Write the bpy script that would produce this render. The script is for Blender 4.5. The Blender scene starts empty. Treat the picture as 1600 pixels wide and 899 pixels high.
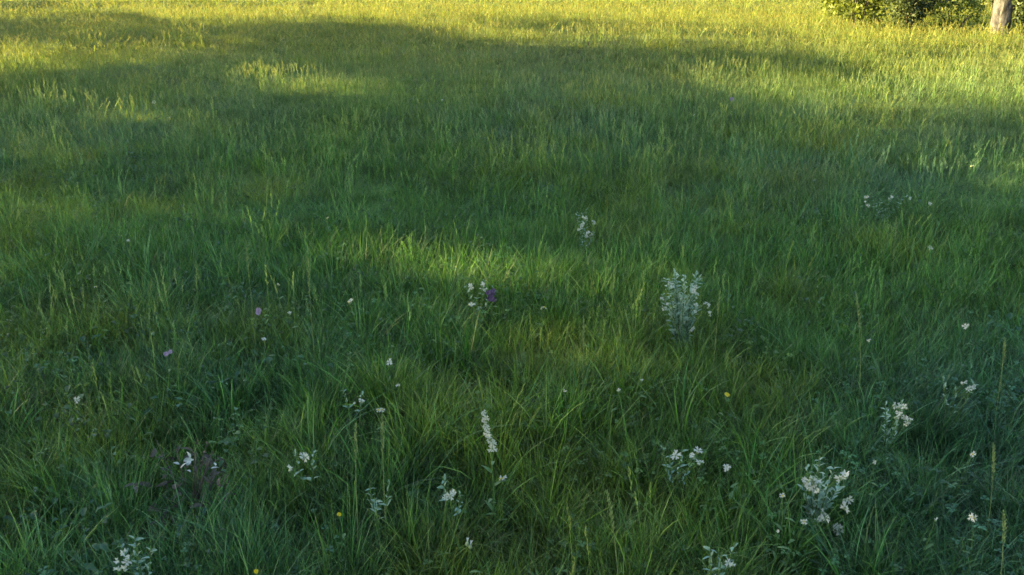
import bpy, math, random
import numpy as np
from mathutils import Vector, Matrix

R = math.radians
sc = bpy.context.scene
rng = np.random.default_rng(11)
random.seed(5)

# ------------------------------------------------------------------ camera
PITCH, HFOV, CAMZ = 20.5, 60.0, 1.6
cam_d = bpy.data.cameras.new("camera")
cam = bpy.data.objects.new("camera", cam_d)
sc.collection.objects.link(cam)
cam.location = (0, 0, CAMZ)
cam.rotation_euler = (R(90 - PITCH), 0, 0)
cam_d.sensor_width = 36
cam_d.lens = 18 / math.tan(R(HFOV / 2))
cam_d.clip_end = 2000
sc.camera = cam

# ------------------------------------------------------------------ light
SUN_EL = 15.0            # degrees above the horizon
SUN_AHEAD = 9.0          # sun stands to the left, this much ahead of square left
se, sa = R(SUN_EL), R(SUN_AHEAD)
S = np.array([-math.cos(se) * math.cos(sa), math.cos(se) * math.sin(sa), math.sin(se)])
world = bpy.data.worlds.new("World")
sc.world = world
world.use_nodes = True
wn = world.node_tree.nodes
sky = wn.new("ShaderNodeTexSky")
sky.sky_type = 'NISHITA'
sky.sun_disc = False
sky.sun_elevation = se
sky.sun_rotation = math.atan2(S[0], S[1])
sky.air_density = 1.0
sky.dust_density = 1.0
wn["Background"].inputs[1].default_value = 0.085
world.node_tree.links.new(sky.outputs[0], wn["Background"].inputs[0])
sun_d = bpy.data.lights.new("sun", 'SUN')
sun_d.energy = 5.0
sun_d.angle = R(0.45)
sun_d.color = (1.0, 0.80, 0.34)
sun = bpy.data.objects.new("sun", sun_d)
sc.collection.objects.link(sun)
sun.location = (-30, 5, 20)
sun.rotation_euler = Vector(S).to_track_quat('Z', 'Y').to_euler()

sc.view_settings.view_transform = 'Standard'
sc.view_settings.look = 'None'
sc.view_settings.exposure = 3.43
sc.view_settings.gamma = 1.0
sc.cycles.max_bounces = 4
sc.cycles.diffuse_bounces = 3
sc.cycles.transmission_bounces = 3
sc.cycles.transparent_max_bounces = 4
sc.cycles.filter_width = 1.6
sc.cycles.sample_clamp_indirect = 0.5
sc.cycles.use_denoising = True
sc.cycles.denoiser = 'OPENIMAGEDENOISE'
sc.cycles.denoising_input_passes = 'RGB_ALBEDO_NORMAL'
sc.cycles.denoising_prefilter = 'NONE'
sc.cycles.use_adaptive_sampling = True
sc.cycles.adaptive_threshold = 0.012

# ------------------------------------------------------------------ helpers
COL = sc.collection


def vnoise(x, y, seed=0, freq=1.0):
    """smooth value noise in 0..1, vectorised"""
    x = np.asarray(x, float) * freq + seed * 17.31
    y = np.asarray(y, float) * freq + seed * 9.77
    xi, yi = np.floor(x), np.floor(y)
    xf, yf = x - xi, y - yi
    xf = xf * xf * (3 - 2 * xf)
    yf = yf * yf * (3 - 2 * yf)

    def h(a, b):
        v = np.sin(a * 127.1 + b * 311.7 + seed * 74.7) * 43758.5453
        return v - np.floor(v)
    return ((h(xi, yi) * (1 - xf) + h(xi + 1, yi) * xf) * (1 - yf)
            + (h(xi, yi + 1) * (1 - xf) + h(xi + 1, yi + 1) * xf) * yf)


def fbm(x, y, seed=0, freq=1.0, n=3):
    t, a, s = 0, 1.0, 0
    for k in range(n):
        t = t + a * vnoise(x, y, seed + k * 3, freq * 2.03 ** k)
        s += a
        a *= 0.5
    return t / s


def ground_z(x, y):
    return ((fbm(x, y, 2, 0.22, 2) - 0.5) * 0.22 + (vnoise(x, y, 8, 0.9) - 0.5) * 0.06) * np.clip(np.hypot(x, y) / 3, 0.3, 1)


cp, sp = math.cos(R(PITCH)), math.sin(R(PITCH))
FPX = 800 / math.tan(R(HFOV / 2))


def to_px(x, y, z):
    """a point of the place -> pixel of the 1600 x 899 photograph"""
    dz = z - CAMZ
    depth = y * cp - dz * sp
    up = y * sp + dz * cp
    depth = np.where(np.abs(depth) < 0.05, 0.05, depth)
    return 800 + FPX * x / depth, 449.5 - FPX * up / depth, depth


def spot(u, v, h=0.0):
    """where the sight line of pixel (u, v) meets the level h above the ground"""
    dx = (u - 800) / FPX
    dy = cp + (449.5 - v) / FPX * -sp * -1 if False else cp + (449.5 - v) / FPX * sp
    dz = -sp + (449.5 - v) / FPX * cp
    t = 1.0
    z = h
    for _ in range(12):
        t = (z - CAMZ) / dz
        z = float(ground_z(dx * t, dy * t)) + h
    return dx * t, dy * t


def tag(o, label=None, cat=None, group=None, kind=None):
    if label: o['label'] = label
    if cat: o['category'] = cat
    if group: o['group'] = group
    if kind: o['kind'] = kind
    return o


def link(name, me, parent=None, loc=(0, 0, 0), rot=(0, 0, 0), scale=(1, 1, 1)):
    o = bpy.data.objects.new(name, me)
    COL.objects.link(o)
    o.location = loc
    o.rotation_euler = rot
    o.scale = scale
    if parent is not None:
        o.parent = parent
    return o


def mesh_from(name, V, F, mat, smooth=True):
    me = bpy.data.meshes.new(name)
    me.from_pydata([tuple(map(float, v)) for v in V], [], [tuple(f) for f in F])
    me.materials.append(mat)
    if smooth:
        me.polygons.foreach_set("use_smooth", [True] * len(me.polygons))
    me.update()
    return me


def fast_quads(name, V, mat, smooth=False):
    """V: (n, 4, 3) array of separate quads"""
    n = len(V)
    me = bpy.data.meshes.new(name)
    me.vertices.add(n * 4)
    me.vertices.foreach_set("co", V.reshape(-1).astype(np.float32))
    me.loops.add(n * 4)
    me.loops.foreach_set("vertex_index", np.arange(n * 4, dtype=np.int32))
    me.polygons.add(n)
    me.polygons.foreach_set("loop_start", np.arange(0, n * 4, 4, dtype=np.int32))
    me.polygons.foreach_set("loop_total", np.full(n, 4, dtype=np.int32))
    me.materials.append(mat)
    me.update(calc_edges=True)
    return me


# ------------------------------------------------------------------ materials
def new_mat(name):
    m = bpy.data.materials.new(name)
    m.use_nodes = True
    nt = m.node_tree
    nt.nodes.clear()
    return m, nt


def N(nt, t, **kw):
    n = nt.nodes.new(t)
    for k, v in kw.items():
        setattr(n, k, v)
    return n


def leafy(name, base=None, trans=0.4, rough=0.5, spec=0.25, tint_attr=None, var_attr=None,
          ramp=None, noise_scale=None, sat_trans=(1.15, 1.1, 0.55), gloss_tint=None):
    """thin plant tissue: principled front plus light coming through"""
    m, nt = new_mat(name)
    L = nt.links.new
    out = N(nt, "ShaderNodeOutputMaterial")
    pr = N(nt, "ShaderNodeBsdfPrincipled")
    pr.inputs["Roughness"].default_value = rough
    pr.inputs["Specular IOR Level"].default_value = spec
    tr = N(nt, "ShaderNodeBsdfTranslucent")
    mx = N(nt, "ShaderNodeMixShader")
    mx.inputs[0].default_value = trans
    L(pr.outputs[0], mx.inputs[1]); L(tr.outputs[0], mx.inputs[2]); L(mx.outputs[0], out.inputs[0])
    if tint_attr:
        a = N(nt, "ShaderNodeAttribute", attribute_name=tint_attr, attribute_type='INSTANCER')
        colr = a.outputs["Color"]
    else:
        c = N(nt, "ShaderNodeRGB"); c.outputs[0].default_value = (*base, 1)
        colr = c.outputs[0]
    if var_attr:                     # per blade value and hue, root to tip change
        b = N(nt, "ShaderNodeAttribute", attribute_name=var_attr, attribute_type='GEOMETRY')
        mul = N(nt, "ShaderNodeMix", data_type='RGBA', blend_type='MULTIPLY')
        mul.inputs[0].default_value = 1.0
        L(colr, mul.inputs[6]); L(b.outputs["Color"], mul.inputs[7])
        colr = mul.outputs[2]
    if noise_scale:
        tc = N(nt, "ShaderNodeTexCoord")
        no = N(nt, "ShaderNodeTexNoise"); no.inputs["Scale"].default_value = noise_scale
        no.inputs["Detail"].default_value = 4
        L(tc.outputs["Object"], no.inputs["Vector"])
        cr = N(nt, "ShaderNodeValToRGB")
        cr.color_ramp.elements[0].position = 0.3; cr.color_ramp.elements[0].color = (0.55, 0.6, 0.55, 1)
        cr.color_ramp.elements[1].position = 0.7; cr.color_ramp.elements[1].color = (1.45, 1.35, 1.2, 1)
        L(no.outputs["Fac"], cr.inputs[0])
        mul = N(nt, "ShaderNodeMix", data_type='RGBA', blend_type='MULTIPLY')
        mul.inputs[0].default_value = 1.0
        L(colr, mul.inputs[6]); L(cr.outputs[0], mul.inputs[7])
        colr = mul.outputs[2]
    L(colr, pr.inputs["Base Color"])
    tm = N(nt, "ShaderNodeMix", data_type='RGBA', blend_type='MULTIPLY')
    tm.inputs[0].default_value = 1.0
    tm.inputs[7].default_value = (*sat_trans, 1)
    L(colr, tm.inputs[6]); L(tm.outputs[2], tr.inputs[0])
    return m


M = {}
M['grass'] = leafy("grass_blade", tint_attr='tint', var_attr='blade', trans=0.42, rough=0.5, spec=0.28, sat_trans=(1.5, 1.5, 0.5))
M['seed'] = leafy("seed_grass", tint_attr='tint', var_attr='blade', trans=0.35, rough=0.7, spec=0.15)
M['herb'] = leafy("meadow_herb_leaf", tint_attr='tint', var_attr='blade', trans=0.35, rough=0.6, spec=0.2)
M['glaucous'] = leafy("glaucous_leaf", (0.135, 0.235, 0.195), trans=0.3, rough=0.6, spec=0.25, noise_scale=30, sat_trans=(1, 1, .8))
M['pale_leaf'] = leafy("pale_glaucous_leaf", (0.20, 0.31, 0.265), trans=0.3, rough=0.6, spec=0.2, noise_scale=30, sat_trans=(1, 1, .8))
M['stem'] = leafy("stem", (0.055, 0.12, 0.035), trans=0.1, rough=0.6, spec=0.2, noise_scale=30)
M['petal'] = leafy("white_petal", (0.36, 0.39, 0.34), trans=0.25, rough=0.6, spec=0.1, sat_trans=(1, 1, .95))
M['calyx'] = leafy("pale_calyx", (0.18, 0.25, 0.17), trans=0.25, rough=0.6, spec=0.15, noise_scale=60)
M['yellow'] = leafy("yellow_petal", (0.40, 0.34, 0.02), trans=0.25, rough=0.5, spec=0.1, sat_trans=(1, .9, .3))
M['lilac'] = leafy("lilac_petal", (0.26, 0.20, 0.29), trans=0.3, rough=0.6, spec=0.1, sat_trans=(1, .9, 1))
M['purple'] = leafy("purple_petal", (0.075, 0.052, 0.10), trans=0.2, rough=0.6, spec=0.1, sat_trans=(1, .8, 1))
M['green_leaf'] = leafy("green_leaf", (0.07, 0.15, 0.04), trans=0.35, rough=0.5, spec=0.35, noise_scale=20)
M['pale_straw'] = leafy("pale_straw", (0.12, 0.18, 0.085), trans=0.25, rough=0.65, spec=0.15, noise_scale=40)
M['dead'] = leafy("withered_leaf", (0.055, 0.055, 0.052), trans=0.15, rough=0.8, spec=0.1, noise_scale=25, sat_trans=(1, .9, .7))
M['silver'] = leafy("silver_leaf", (0.26, 0.30, 0.31), trans=0.2, rough=0.7, spec=0.1, noise_scale=30, sat_trans=(1, 1, 1))
M['dark_seed'] = leafy("dark_seed_head", (0.07, 0.035, 0.02), trans=0.05, rough=0.8, spec=0.1, noise_scale=40)
M['tree_leaf'] = leafy("tree_leaf", (0.06, 0.11, 0.02), trans=0.3, rough=0.5, spec=0.3, noise_scale=1.2)
M['bush_leaf'] = leafy("bush_leaf", (0.13, 0.165, 0.03), trans=0.4, rough=0.5, spec=0.3, noise_scale=2.5)
M['shade_leaf'] = leafy("shaded_bush_leaf", (0.045, 0.065, 0.025), trans=0.3, rough=0.5, spec=0.3, noise_scale=2.5)  # bush leaf with the shade round these shrubs put into its colour


def bark_mat(name, c0, c1, c2, scale=14.0):
    m, nt = new_mat(name)
    L = nt.links.new
    out = N(nt, "ShaderNodeOutputMaterial")
    pr = N(nt, "ShaderNodeBsdfPrincipled")
    pr.inputs["Roughness"].default_value = 0.9
    pr.inputs["Specular IOR Level"].default_value = 0.1
    tc = N(nt, "ShaderNodeTexCoord")
    mp = N(nt, "ShaderNodeMapping"); mp.inputs["Scale"].default_value = (1, 1, 0.3)
    no = N(nt, "ShaderNodeTexNoise"); no.inputs["Scale"].default_value = scale
    no.inputs["Detail"].default_value = 6; no.inputs["Roughness"].default_value = 0.7
    cr = N(nt, "ShaderNodeValToRGB")
    e = cr.color_ramp.elements
    e[0].position = 0.36; e[0].color = (*c0, 1)
    e[1].position = 0.64; e[1].color = (*c2, 1)
    k = e.new(0.5); k.color = (*c1, 1)
    bp = N(nt, "ShaderNodeBump"); bp.inputs["Strength"].default_value = 0.8; bp.inputs["Distance"].default_value = 0.03
    L(tc.outputs["Object"], mp.inputs[0]); L(mp.outputs[0], no.inputs["Vector"])
    L(no.outputs["Fac"], cr.inputs[0]); L(cr.outputs[0], pr.inputs["Base Color"])
    L(no.outputs["Fac"], bp.inputs["Height"]); L(bp.outputs[0], pr.inputs["Normal"])
    L(pr.outputs[0], out.inputs[0])
    return m


M['bark'] = bark_mat("pinkish_bark", (0.014, 0.013, 0.012), (0.062, 0.058, 0.058), (0.14, 0.125, 0.12), 13)
M['dark_bark'] = bark_mat("dark_bark", (0.04, 0.03, 0.02), (0.09, 0.07, 0.05), (0.16, 0.13, 0.10), 10)

m, nt = new_mat("meadow_soil")
out = N(nt, "ShaderNodeOutputMaterial"); pr = N(nt, "ShaderNodeBsdfPrincipled")
pr.inputs["Roughness"].default_value = 0.95; pr.inputs["Specular IOR Level"].default_value = 0.1
tc = N(nt, "ShaderNodeTexCoord"); no = N(nt, "ShaderNodeTexNoise"); no.inputs["Scale"].default_value = 3.0
no.inputs["Detail"].default_value = 10
cr = N(nt, "ShaderNodeValToRGB")
cr.color_ramp.elements[0].position = 0.35; cr.color_ramp.elements[0].color = (0.018, 0.035, 0.010, 1)
cr.color_ramp.elements[1].position = 0.7; cr.color_ramp.elements[1].color = (0.07, 0.11, 0.022, 1)
bp = N(nt, "ShaderNodeBump"); bp.inputs["Distance"].default_value = 0.05
nt.links.new(tc.outputs["Object"], no.inputs["Vector"]); nt.links.new(no.outputs["Fac"], cr.inputs[0])
nt.links.new(cr.outputs[0], pr.inputs["Base Color"]); nt.links.new(no.outputs["Fac"], bp.inputs["Height"])
nt.links.new(bp.outputs[0], pr.inputs["Normal"]); nt.links.new(pr.outputs[0], out.inputs[0])
M['soil'] = m

# ------------------------------------------------------------------ ground
gx = np.concatenate([np.linspace(-900, -60, 15), np.linspace(-50, 50, 161), np.linspace(60, 900, 15)])
gy = np.concatenate([np.linspace(-900, -20, 12), np.linspace(-10, 60, 141), np.linspace(80, 1000, 15)])
GX, GY = np.meshgrid(gx, gy)
GZ = ground_z(GX, GY)
nx, ny = len(gx), len(gy)
F = [(j * nx + i, j * nx + i + 1, (j + 1) * nx + i + 1, (j + 1) * nx + i) for j in range(ny - 1) for i in range(nx - 1)]
g = link("ground", mesh_from("ground", np.stack([GX, GY, GZ], -1).reshape(-1, 3), F, M['soil']))
tag(g, "gently rolling meadow ground under the grass", kind='structure')


# ------------------------------------------------------------------ where the trees' shade falls
def inside(u, v, cx, cy, rx, ry, ang=0.0):
    c, s = math.cos(R(ang)), math.sin(R(ang))
    a = ((u - cx) * c + (v - cy) * s) / rx
    b = (-(u - cx) * s + (v - cy) * c) / ry
    return np.clip(1.6 - 1.6 * np.sqrt(a * a + b * b), 0, 1)


EDGE_U = [-400, 0, 60, 120, 200, 260, 330, 400, 533, 620, 700, 780, 860, 960, 1066, 1200, 1330, 1430, 1500, 1600, 2000]
EDGE_V = [45, 30, 26, 18, 17, 33, 37, 38, 36, 40, 60, 68, 72, 76, 80, 83, 95, 130, 150, 165, 170]
#        (cx, cy, rx, ry, angle, how much sun comes through)
SUNNY = [(-45, 102, 240, 42, -6, 1.0), (230, 84, 240, 15, -8, .75), (320, 66, 140, 10, -5, .8), (180, 40, 150, 9, -3, .6),
         (510, 140, 115, 25, -3, 1.0), (395, 140, 60, 14, -5, .25), (265, 184, 100, 14, 0, .6), (155, 182, 80, 18, 0, .4), (200, 236, 130, 20, 0, .5),
         (640, 396, 140, 56, 4, .93), (840, 408, 115, 46, 0, .85),  (695, 486, 85, 52, 0, 1.0),
         (1210, 128, 230, 32, 2, .75), (1320, 170, 210, 38, 2, .9), (1480, 150, 220, 36, 0, 1.0),
         (1010, 152, 75, 16, 0, .22), (1170, 178, 90, 10, 3, .25), (1250, 212, 120, 18, 0, .34),
         (1590, 262, 160, 40, 0, 1.0), (1480, 270, 80, 20, 0, .25), (640, 150, 140, 16, 0, .15), (880, 120, 160, 20, 0, .10),
         (150, 330, 200, 60, 0, .10), (1100, 330, 160, 30, 0, .08), (330, 300, 160, 60, 0, .08)]
SHADY = [(890, 46, 150, 9, 2, 1.0), (1110, 52, 190, 7, 2, .9), (620, 50, 140, 12, 0, .8), (40, 10, 110, 10, -3, 1.0),
         (1250, 92, 110, 9, 0, .3), (1150, 168, 120, 26, 6, 1.0), (1560, 197, 200, 28, 0, 1.0), (1440, 195, 120, 14, 0, .6)]


def shade_at(x, y, z):
    """share of the sun the leaves take away where their shade meets (x, y)"""
    u, v, d = to_px(x, y, z)
    behind = (d < 0.3) | (v > 899)
    wob = (vnoise(x, y, 31, 1.1) - .5) * 26 * np.clip(v / 90, .25, 1) + (vnoise(x, y, 37, 3.0) - .5) * 10 * np.clip(v / 90, .25, 1)
    e = np.interp(u, EDGE_U, EDGE_V)
    sh = np.clip((v + wob * .3 - e) / (1.5 + 0.03 * np.clip(v, 0, 200)) + .5, 0, 1)
    for cx, cy, rx, ry, an, w in SUNNY:
        sh = sh * (1 - w * inside(u, v + wob * .3, cx, cy, rx, ry, an))
    for cx, cy, rx, ry, an, w in SHADY:
        k = w * inside(u, v + wob * .2, cx, cy, rx, ry, an)
        sh = np.maximum(sh, k)
    return np.where(behind, 1.0, sh)


# ------------------------------------------------------------------ grass (stuff)
def blades(n, spread, hmin, hmax, wmin, wmax, bend, segs, r, col0=0.5, col1=1.5):
    """a tuft: returns verts, faces, colours"""
    V, F, C = [], [], []
    for i in range(n):
        a = r.uniform(0, 2 * math.pi)
        rad = spread * math.sqrt(r.uniform(0, 1))
        bx, by = rad * math.cos(a), rad * math.sin(a)
        d = a + r.normal(0, 0.9)
        h = r.uniform(hmin, hmax)
        w = r.uniform(wmin, wmax)
        b = bend * r.uniform(0.25, 1.6)
        lean = r.uniform(0.0, 0.35)
        face = d + math.pi / 2 + r.normal(0, 0.7)
        wx, wy = math.cos(face), math.sin(face)
        val = r.uniform(col0, col1)
        hue = r.normal(0, 0.10)
        cc = np.array([val * (1 + hue * 1.2), val, val * (1 - hue)])
        q_ = r.uniform()
        if q_ < 0.12:
            cc = np.array([1.9, 1.6, 2.1]) * r.uniform(.8, 1.3)
        elif q_ < 0.14:
            cc = np.array([2.6, 1.5, 1.7]) * r.uniform(.6, 1.2)
        i0 = len(V)
        twist = r.normal(0, .5)
        for s in range(segs + 1):
            t = s / segs
            out = lean * h * t + b * h * t ** 2.2
            zz = h * (t - 0.45 * b * t ** 2.6)
            ww = w * (1 - t ** 1.8) * (0.75 + 0.5 * min(1, t * 3)) * .5
            cx, cy = bx + math.cos(d) * out, by + math.sin(d) * out
            fx, fy = math.cos(face + twist * t), math.sin(face + twist * t)
            k = 0.48 + 0.68 * t  # darker roots: thatch tone plus painted shade that deepens the gaps
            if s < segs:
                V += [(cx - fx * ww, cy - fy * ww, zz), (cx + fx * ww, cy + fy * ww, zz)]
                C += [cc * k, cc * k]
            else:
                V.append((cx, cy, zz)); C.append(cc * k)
        for s in range(segs - 1):
            q = i0 + 2 * s
            F.append((q, q + 1, q + 3, q + 2))
        q = i0 + 2 * (segs - 1)
        F.append((q, q + 1, q + 2))
    return V, F, C


def seed_stalk(r, n=3):
    """thin culms with a feathery head"""
    V, F, C = [], [], []
    for i in range(n):
        bx, by = r.normal(0, .05, 2)
        d = r.uniform(0, 2 * math.pi)
        h = r.uniform(.24, .37)
        b = r.uniform(.02, .28)
        fa = r.uniform(0, math.pi)
        w = r.uniform(.0012, .0018)
        val = r.uniform(.8, 1.2)
        i0 = len(V)
        segs = 5
        for s in range(segs + 1):
            t = s / segs
            o = b * h * t ** 2
            cx, cy, cz = bx + math.cos(d) * o, by + math.sin(d) * o, h * (t - .3 * b * t * t)
            V += [(cx - math.cos(fa) * w, cy - math.sin(fa) * w, cz), (cx + math.cos(fa) * w, cy + math.sin(fa) * w, cz)]
            C += [np.array([.7, .85, .6]) * val] * 2
        for s in range(segs):
            q = i0 + 2 * s
            F.append((q, q + 1, q + 3, q + 2))
        for j in range(16):
            t = .76 + .24 * j / 15
            o = b * h * t ** 2
            cx, cy, cz = bx + math.cos(d) * o, by + math.sin(d) * o, h * (t - .3 * b * t * t)
            az = r.uniform(0, 2 * math.pi)
            l = (.018 if j < 11 else .010) * r.uniform(.6, 1.2)
            ex, ey, ez = cx + math.cos(az) * l * .6, cy + math.sin(az) * l * .6, cz + l
            px, py = -math.sin(az) * .0022, math.cos(az) * .0022
            q = len(V)
            V += [(cx, cy, cz), ((cx + ex) / 2 + px, (cy + ey) / 2 + py, (cz + ez) / 2), (ex, ey, ez), ((cx + ex) / 2 - px, (cy + ey) / 2 - py, (cz + ez) / 2)]
            F.append((q, q + 1, q + 2, q + 3))
            C += [np.array([1.35, 1.1, 1.0]) * val] * 4
    return V, F, C


def herb(r):
    """broad-leaved meadow herb, low rosette with small ovate leaves"""
    V, F, C = [], [], []
    for i in range(int(r.integers(9, 16))):
        a = r.uniform(0, 2 * math.pi)
        st = r.uniform(.03, .13)
        ll = r.uniform(.018, .036)
        wd = ll * r.uniform(.22, .42)
        z0 = r.uniform(.05, .20)
        dx, dy = math.cos(a), math.sin(a)
        bx, by = dx * st * .7, dy * st * .7
        val = r.uniform(.7, 1.3)
        up = r.uniform(-.1, .8)
        q = len(V)
        for t, k in ((0, .15), (.35, 1), (.7, .8), (1, .05)):
            cx, cy, cz = bx + dx * ll * t, by + dy * ll * t, z0 + up * ll * t - .3 * ll * t * t
            V += [(cx - dy * wd * k, cy + dx * wd * k, cz + .006 * k), (cx, cy, cz), (cx + dy * wd * k, cy - dx * wd * k, cz + .006 * k)]
            C += [np.ones(3) * val] * 3
        for s in range(3):
            b0 = q + s * 3
            F += [(b0, b0 + 1, b0 + 4, b0 + 3), (b0 + 1, b0 + 2, b0 + 5, b0 + 4)]
    return V, F, C


def scatter(name, protos, P, pick, rot, scl, tint, mat, label):
    """one object of kind stuff: prototype tufts and the points they stand on, joined by geometry nodes"""
    V, F, C, pid = [], [], [], []
    for k, (v, f, c) in enumerate(protos):
        o = len(V)
        V += v
        F += [tuple(i + o for i in ff) for ff in f]
        C += [tuple(x) for x in c]
        pid += [k] * len(v)
    npv, n = len(V), len(P)
    allV = np.concatenate([np.array(V, float), P])
    me = bpy.data.meshes.new(name)
    me.from_pydata(allV.tolist(), [], F)
    me.materials.append(mat)
    me.polygons.foreach_set("use_smooth", [True] * len(me.polygons))

    def attr(nm, typ, a, key):
        at = me.attributes.new(nm, typ, 'POINT')
        at.data.foreach_set(key, np.ascontiguousarray(a).reshape(-1))
    attr("is_point", 'BOOLEAN', np.r_[np.zeros(npv, bool), np.ones(n, bool)], "value")
    attr("proto", 'INT', np.r_[np.array(pid, np.int32), np.zeros(n, np.int32)], "value")
    attr("pick", 'INT', np.r_[np.zeros(npv, np.int32), pick.astype(np.int32)], "value")
    attr("rot", 'FLOAT_VECTOR', np.r_[np.zeros((npv, 3)), rot].astype(np.float32), "vector")
    attr("scl", 'FLOAT_VECTOR', np.r_[np.ones((npv, 3)), scl].astype(np.float32), "vector")
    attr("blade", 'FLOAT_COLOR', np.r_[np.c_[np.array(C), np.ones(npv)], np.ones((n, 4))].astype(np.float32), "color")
    attr("tint", 'FLOAT_COLOR', np.r_[np.ones((npv, 4)), np.c_[tint, np.ones(n)]].astype(np.float32), "color")
    me.update()
    ob = link(name, me)
    ng = bpy.data.node_groups.new(name + "_scatter", 'GeometryNodeTree')
    ng.interface.new_socket("Geometry", in_out='INPUT', socket_type='NodeSocketGeometry')
    ng.interface.new_socket("Geometry", in_out='OUTPUT', socket_type='NodeSocketGeometry')
    nd = ng.nodes

    def named(nm, typ):
        a = nd.new("GeometryNodeInputNamedAttribute")
        a.data_type = typ
        a.inputs["Name"].default_value = nm
        return a.outputs[0]
    gi, go = nd.new("NodeGroupInput"), nd.new("NodeGroupOutput")
    sep = nd.new("GeometryNodeSeparateGeometry")
    spl = nd.new("GeometryNodeSplitToInstances")
    iop = nd.new("GeometryNodeInstanceOnPoints")
    e2r = nd.new("FunctionNodeEulerToRotation")
    L = ng.links.new
    L(gi.outputs[0], sep.inputs[0]); L(named("is_point", 'BOOLEAN'), sep.inputs[1])
    L(sep.outputs[1], spl.inputs[0]); spl.domain = 'POINT'
    L(named("proto", 'INT'), spl.inputs["Group ID"])
    L(sep.outputs[0], iop.inputs["Points"]); L(spl.outputs["Instances"], iop.inputs["Instance"])
    iop.inputs["Pick Instance"].default_value = True
    L(named("pick", 'INT'), iop.inputs["Instance Index"])
    L(named("rot", 'FLOAT_VECTOR'), e2r.inputs[0]); L(e2r.outputs[0], iop.inputs["Rotation"])
    L(named("scl", 'FLOAT_VECTOR'), iop.inputs["Scale"])
    L(iop.outputs[0], go.inputs[0])
    md = ob.modifiers.new("scatter", 'NODES')
    md.node_group = ng
    tag(ob, label, kind='stuff')
    return ob


def field(y0, y1, dens, side=2.2):
    """random points on the part of the meadow in or near view, from distance y0 to y1"""
    xm = y1 * 0.60 + side
    n = int((y1 - y0) * 2 * xm * dens)
    x = rng.uniform(-xm, xm, n); y = rng.uniform(y0, y1, n)
    k = np.abs(x) < y * 0.60 + side
    return x[k], y[k]


CLEAR = []          # filled by the plants below: (x, y, radius) kept free of tall tufts


def base_tint(x, y):
    """the grass's own colour: bluish fescue, yellower bents, paler far pasture; patchy"""
    n1 = fbm(x, y, 41, .55, 3); n2 = fbm(x, y, 47, 1.7, 2); n3 = vnoise(x, y, 53, 4.5)
    blue = np.array([.036, .097, .053]); green = np.array([.044, .108, .030]); yel = np.array([.092, .142, .028])
    a = np.clip((n1 - .36) * 3.2, 0, 1)[:, None]
    t = blue * (1 - a) + green * a
    b = (np.clip((n2 - .52) * 3.0, 0, .7))[:, None]
    t = t * (1 - b) + yel * b
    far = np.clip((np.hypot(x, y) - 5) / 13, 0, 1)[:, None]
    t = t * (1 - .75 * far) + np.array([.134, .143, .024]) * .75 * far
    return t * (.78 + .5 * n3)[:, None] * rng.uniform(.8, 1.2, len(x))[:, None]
#PLANTS#


# flower-bearing plants are defined first so that the grass leaves room for them
def tube(pts, rads, k=6):
    V, F = [], []
    pts = [Vector(p) for p in pts]
    for i, p in enumerate(pts):
        t = (pts[min(i + 1, len(pts) - 1)] - pts[max(i - 1, 0)]).normalized()
        a = t.cross(Vector((0.13, 0.97, 0.2))).normalized()
        b = t.cross(a)
        for j in range(k):
            an = 2 * math.pi * j / k
            V.append(p + (a * math.cos(an) + b * math.sin(an)) * rads[i])
    for i in range(len(pts) - 1):
        for j in range(k):
            F.append((i * k + j, i * k + (j + 1) % k, (i + 1) * k + (j + 1) % k, (i + 1) * k + j))
    F.append(tuple(range((len(pts) - 1) * k, len(pts) * k)))
    return V, F


def leaf_mesh(name, l, w, mat, fold=.25, droop=.35, n=6):
    V, F = [], []
    for i in range(n + 1):
        t = i / n
        ww = w * (math.sin(math.pi * min(1, t * .93 + .07) ** .8) * .5 + .02)
        z = .25 * l * t - droop * l * t * t
        V += [(l * t, -ww, z + fold * ww), (l * t, 0, z), (l * t, ww, z + fold * ww)]
    for i in range(n):
        q = 3 * i
        F += [(q, q + 1, q + 4, q + 3), (q + 1, q + 2, q + 5, q + 4)]
    return mesh_from(name, V, F, mat)


def petal_ring(n, l, w, cup=.35, notch=.25, irr=.1, miss=0.0):
    """n notched petals round the z axis"""
    V, F = [], []
    for k in range(n):
        a = 2 * math.pi * k / n + random.uniform(-.08, .08)
        c, s = math.cos(a), math.sin(a)
        if random.random() < miss: continue
        ll = l * random.uniform(1 - irr, 1 + irr * .6)
        prof = [(0.05, .10), (.45, .30), (.8, .5), (1.0, .42)]
        q = len(V)
        for t, ww in prof:
            z = cup * ll * t * (1.1 - .6 * t)
            mid = t - (notch if t == 1.0 else 0) * .8
            for side, tt in ((-1, t), (0, mid), (1, t)):
                x, y = tt * ll, side * ww * w
                V.append((x * c - y * s, x * s + y * c, z + (0 if side else -.05 * w)))
        for i in range(3):
            b0 = q + 3 * i
            F += [(b0, b0 + 1, b0 + 4, b0 + 3), (b0 + 1, b0 + 2, b0 + 5, b0 + 4)]
    return V, F


def ellipsoid(rx, rz, z0=0, seg=8, rings=5):
    V, F = [(0, 0, z0 - rz)], []
    for i in range(1, rings):
        a = -math.pi / 2 + math.pi * i / rings
        for j in range(seg):
            b = 2 * math.pi * j / seg
            V.append((rx * math.cos(a) * math.cos(b), rx * math.cos(a) * math.sin(b), z0 + rz * math.sin(a)))
    V.append((0, 0, z0 + rz))
    for j in range(seg):
        F.append((0, 1 + (j + 1) % seg, 1 + j))
    for i in range(rings - 2):
        for j in range(seg):
            q = 1 + i * seg
            F.append((q + j, q + (j + 1) % seg, q + seg + (j + 1) % seg, q + seg + j))
    q = 1 + (rings - 2) * seg
    for j in range(seg):
        F.append((q + j, q + (j + 1) % seg, len(V) - 1))
    return V, F


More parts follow.
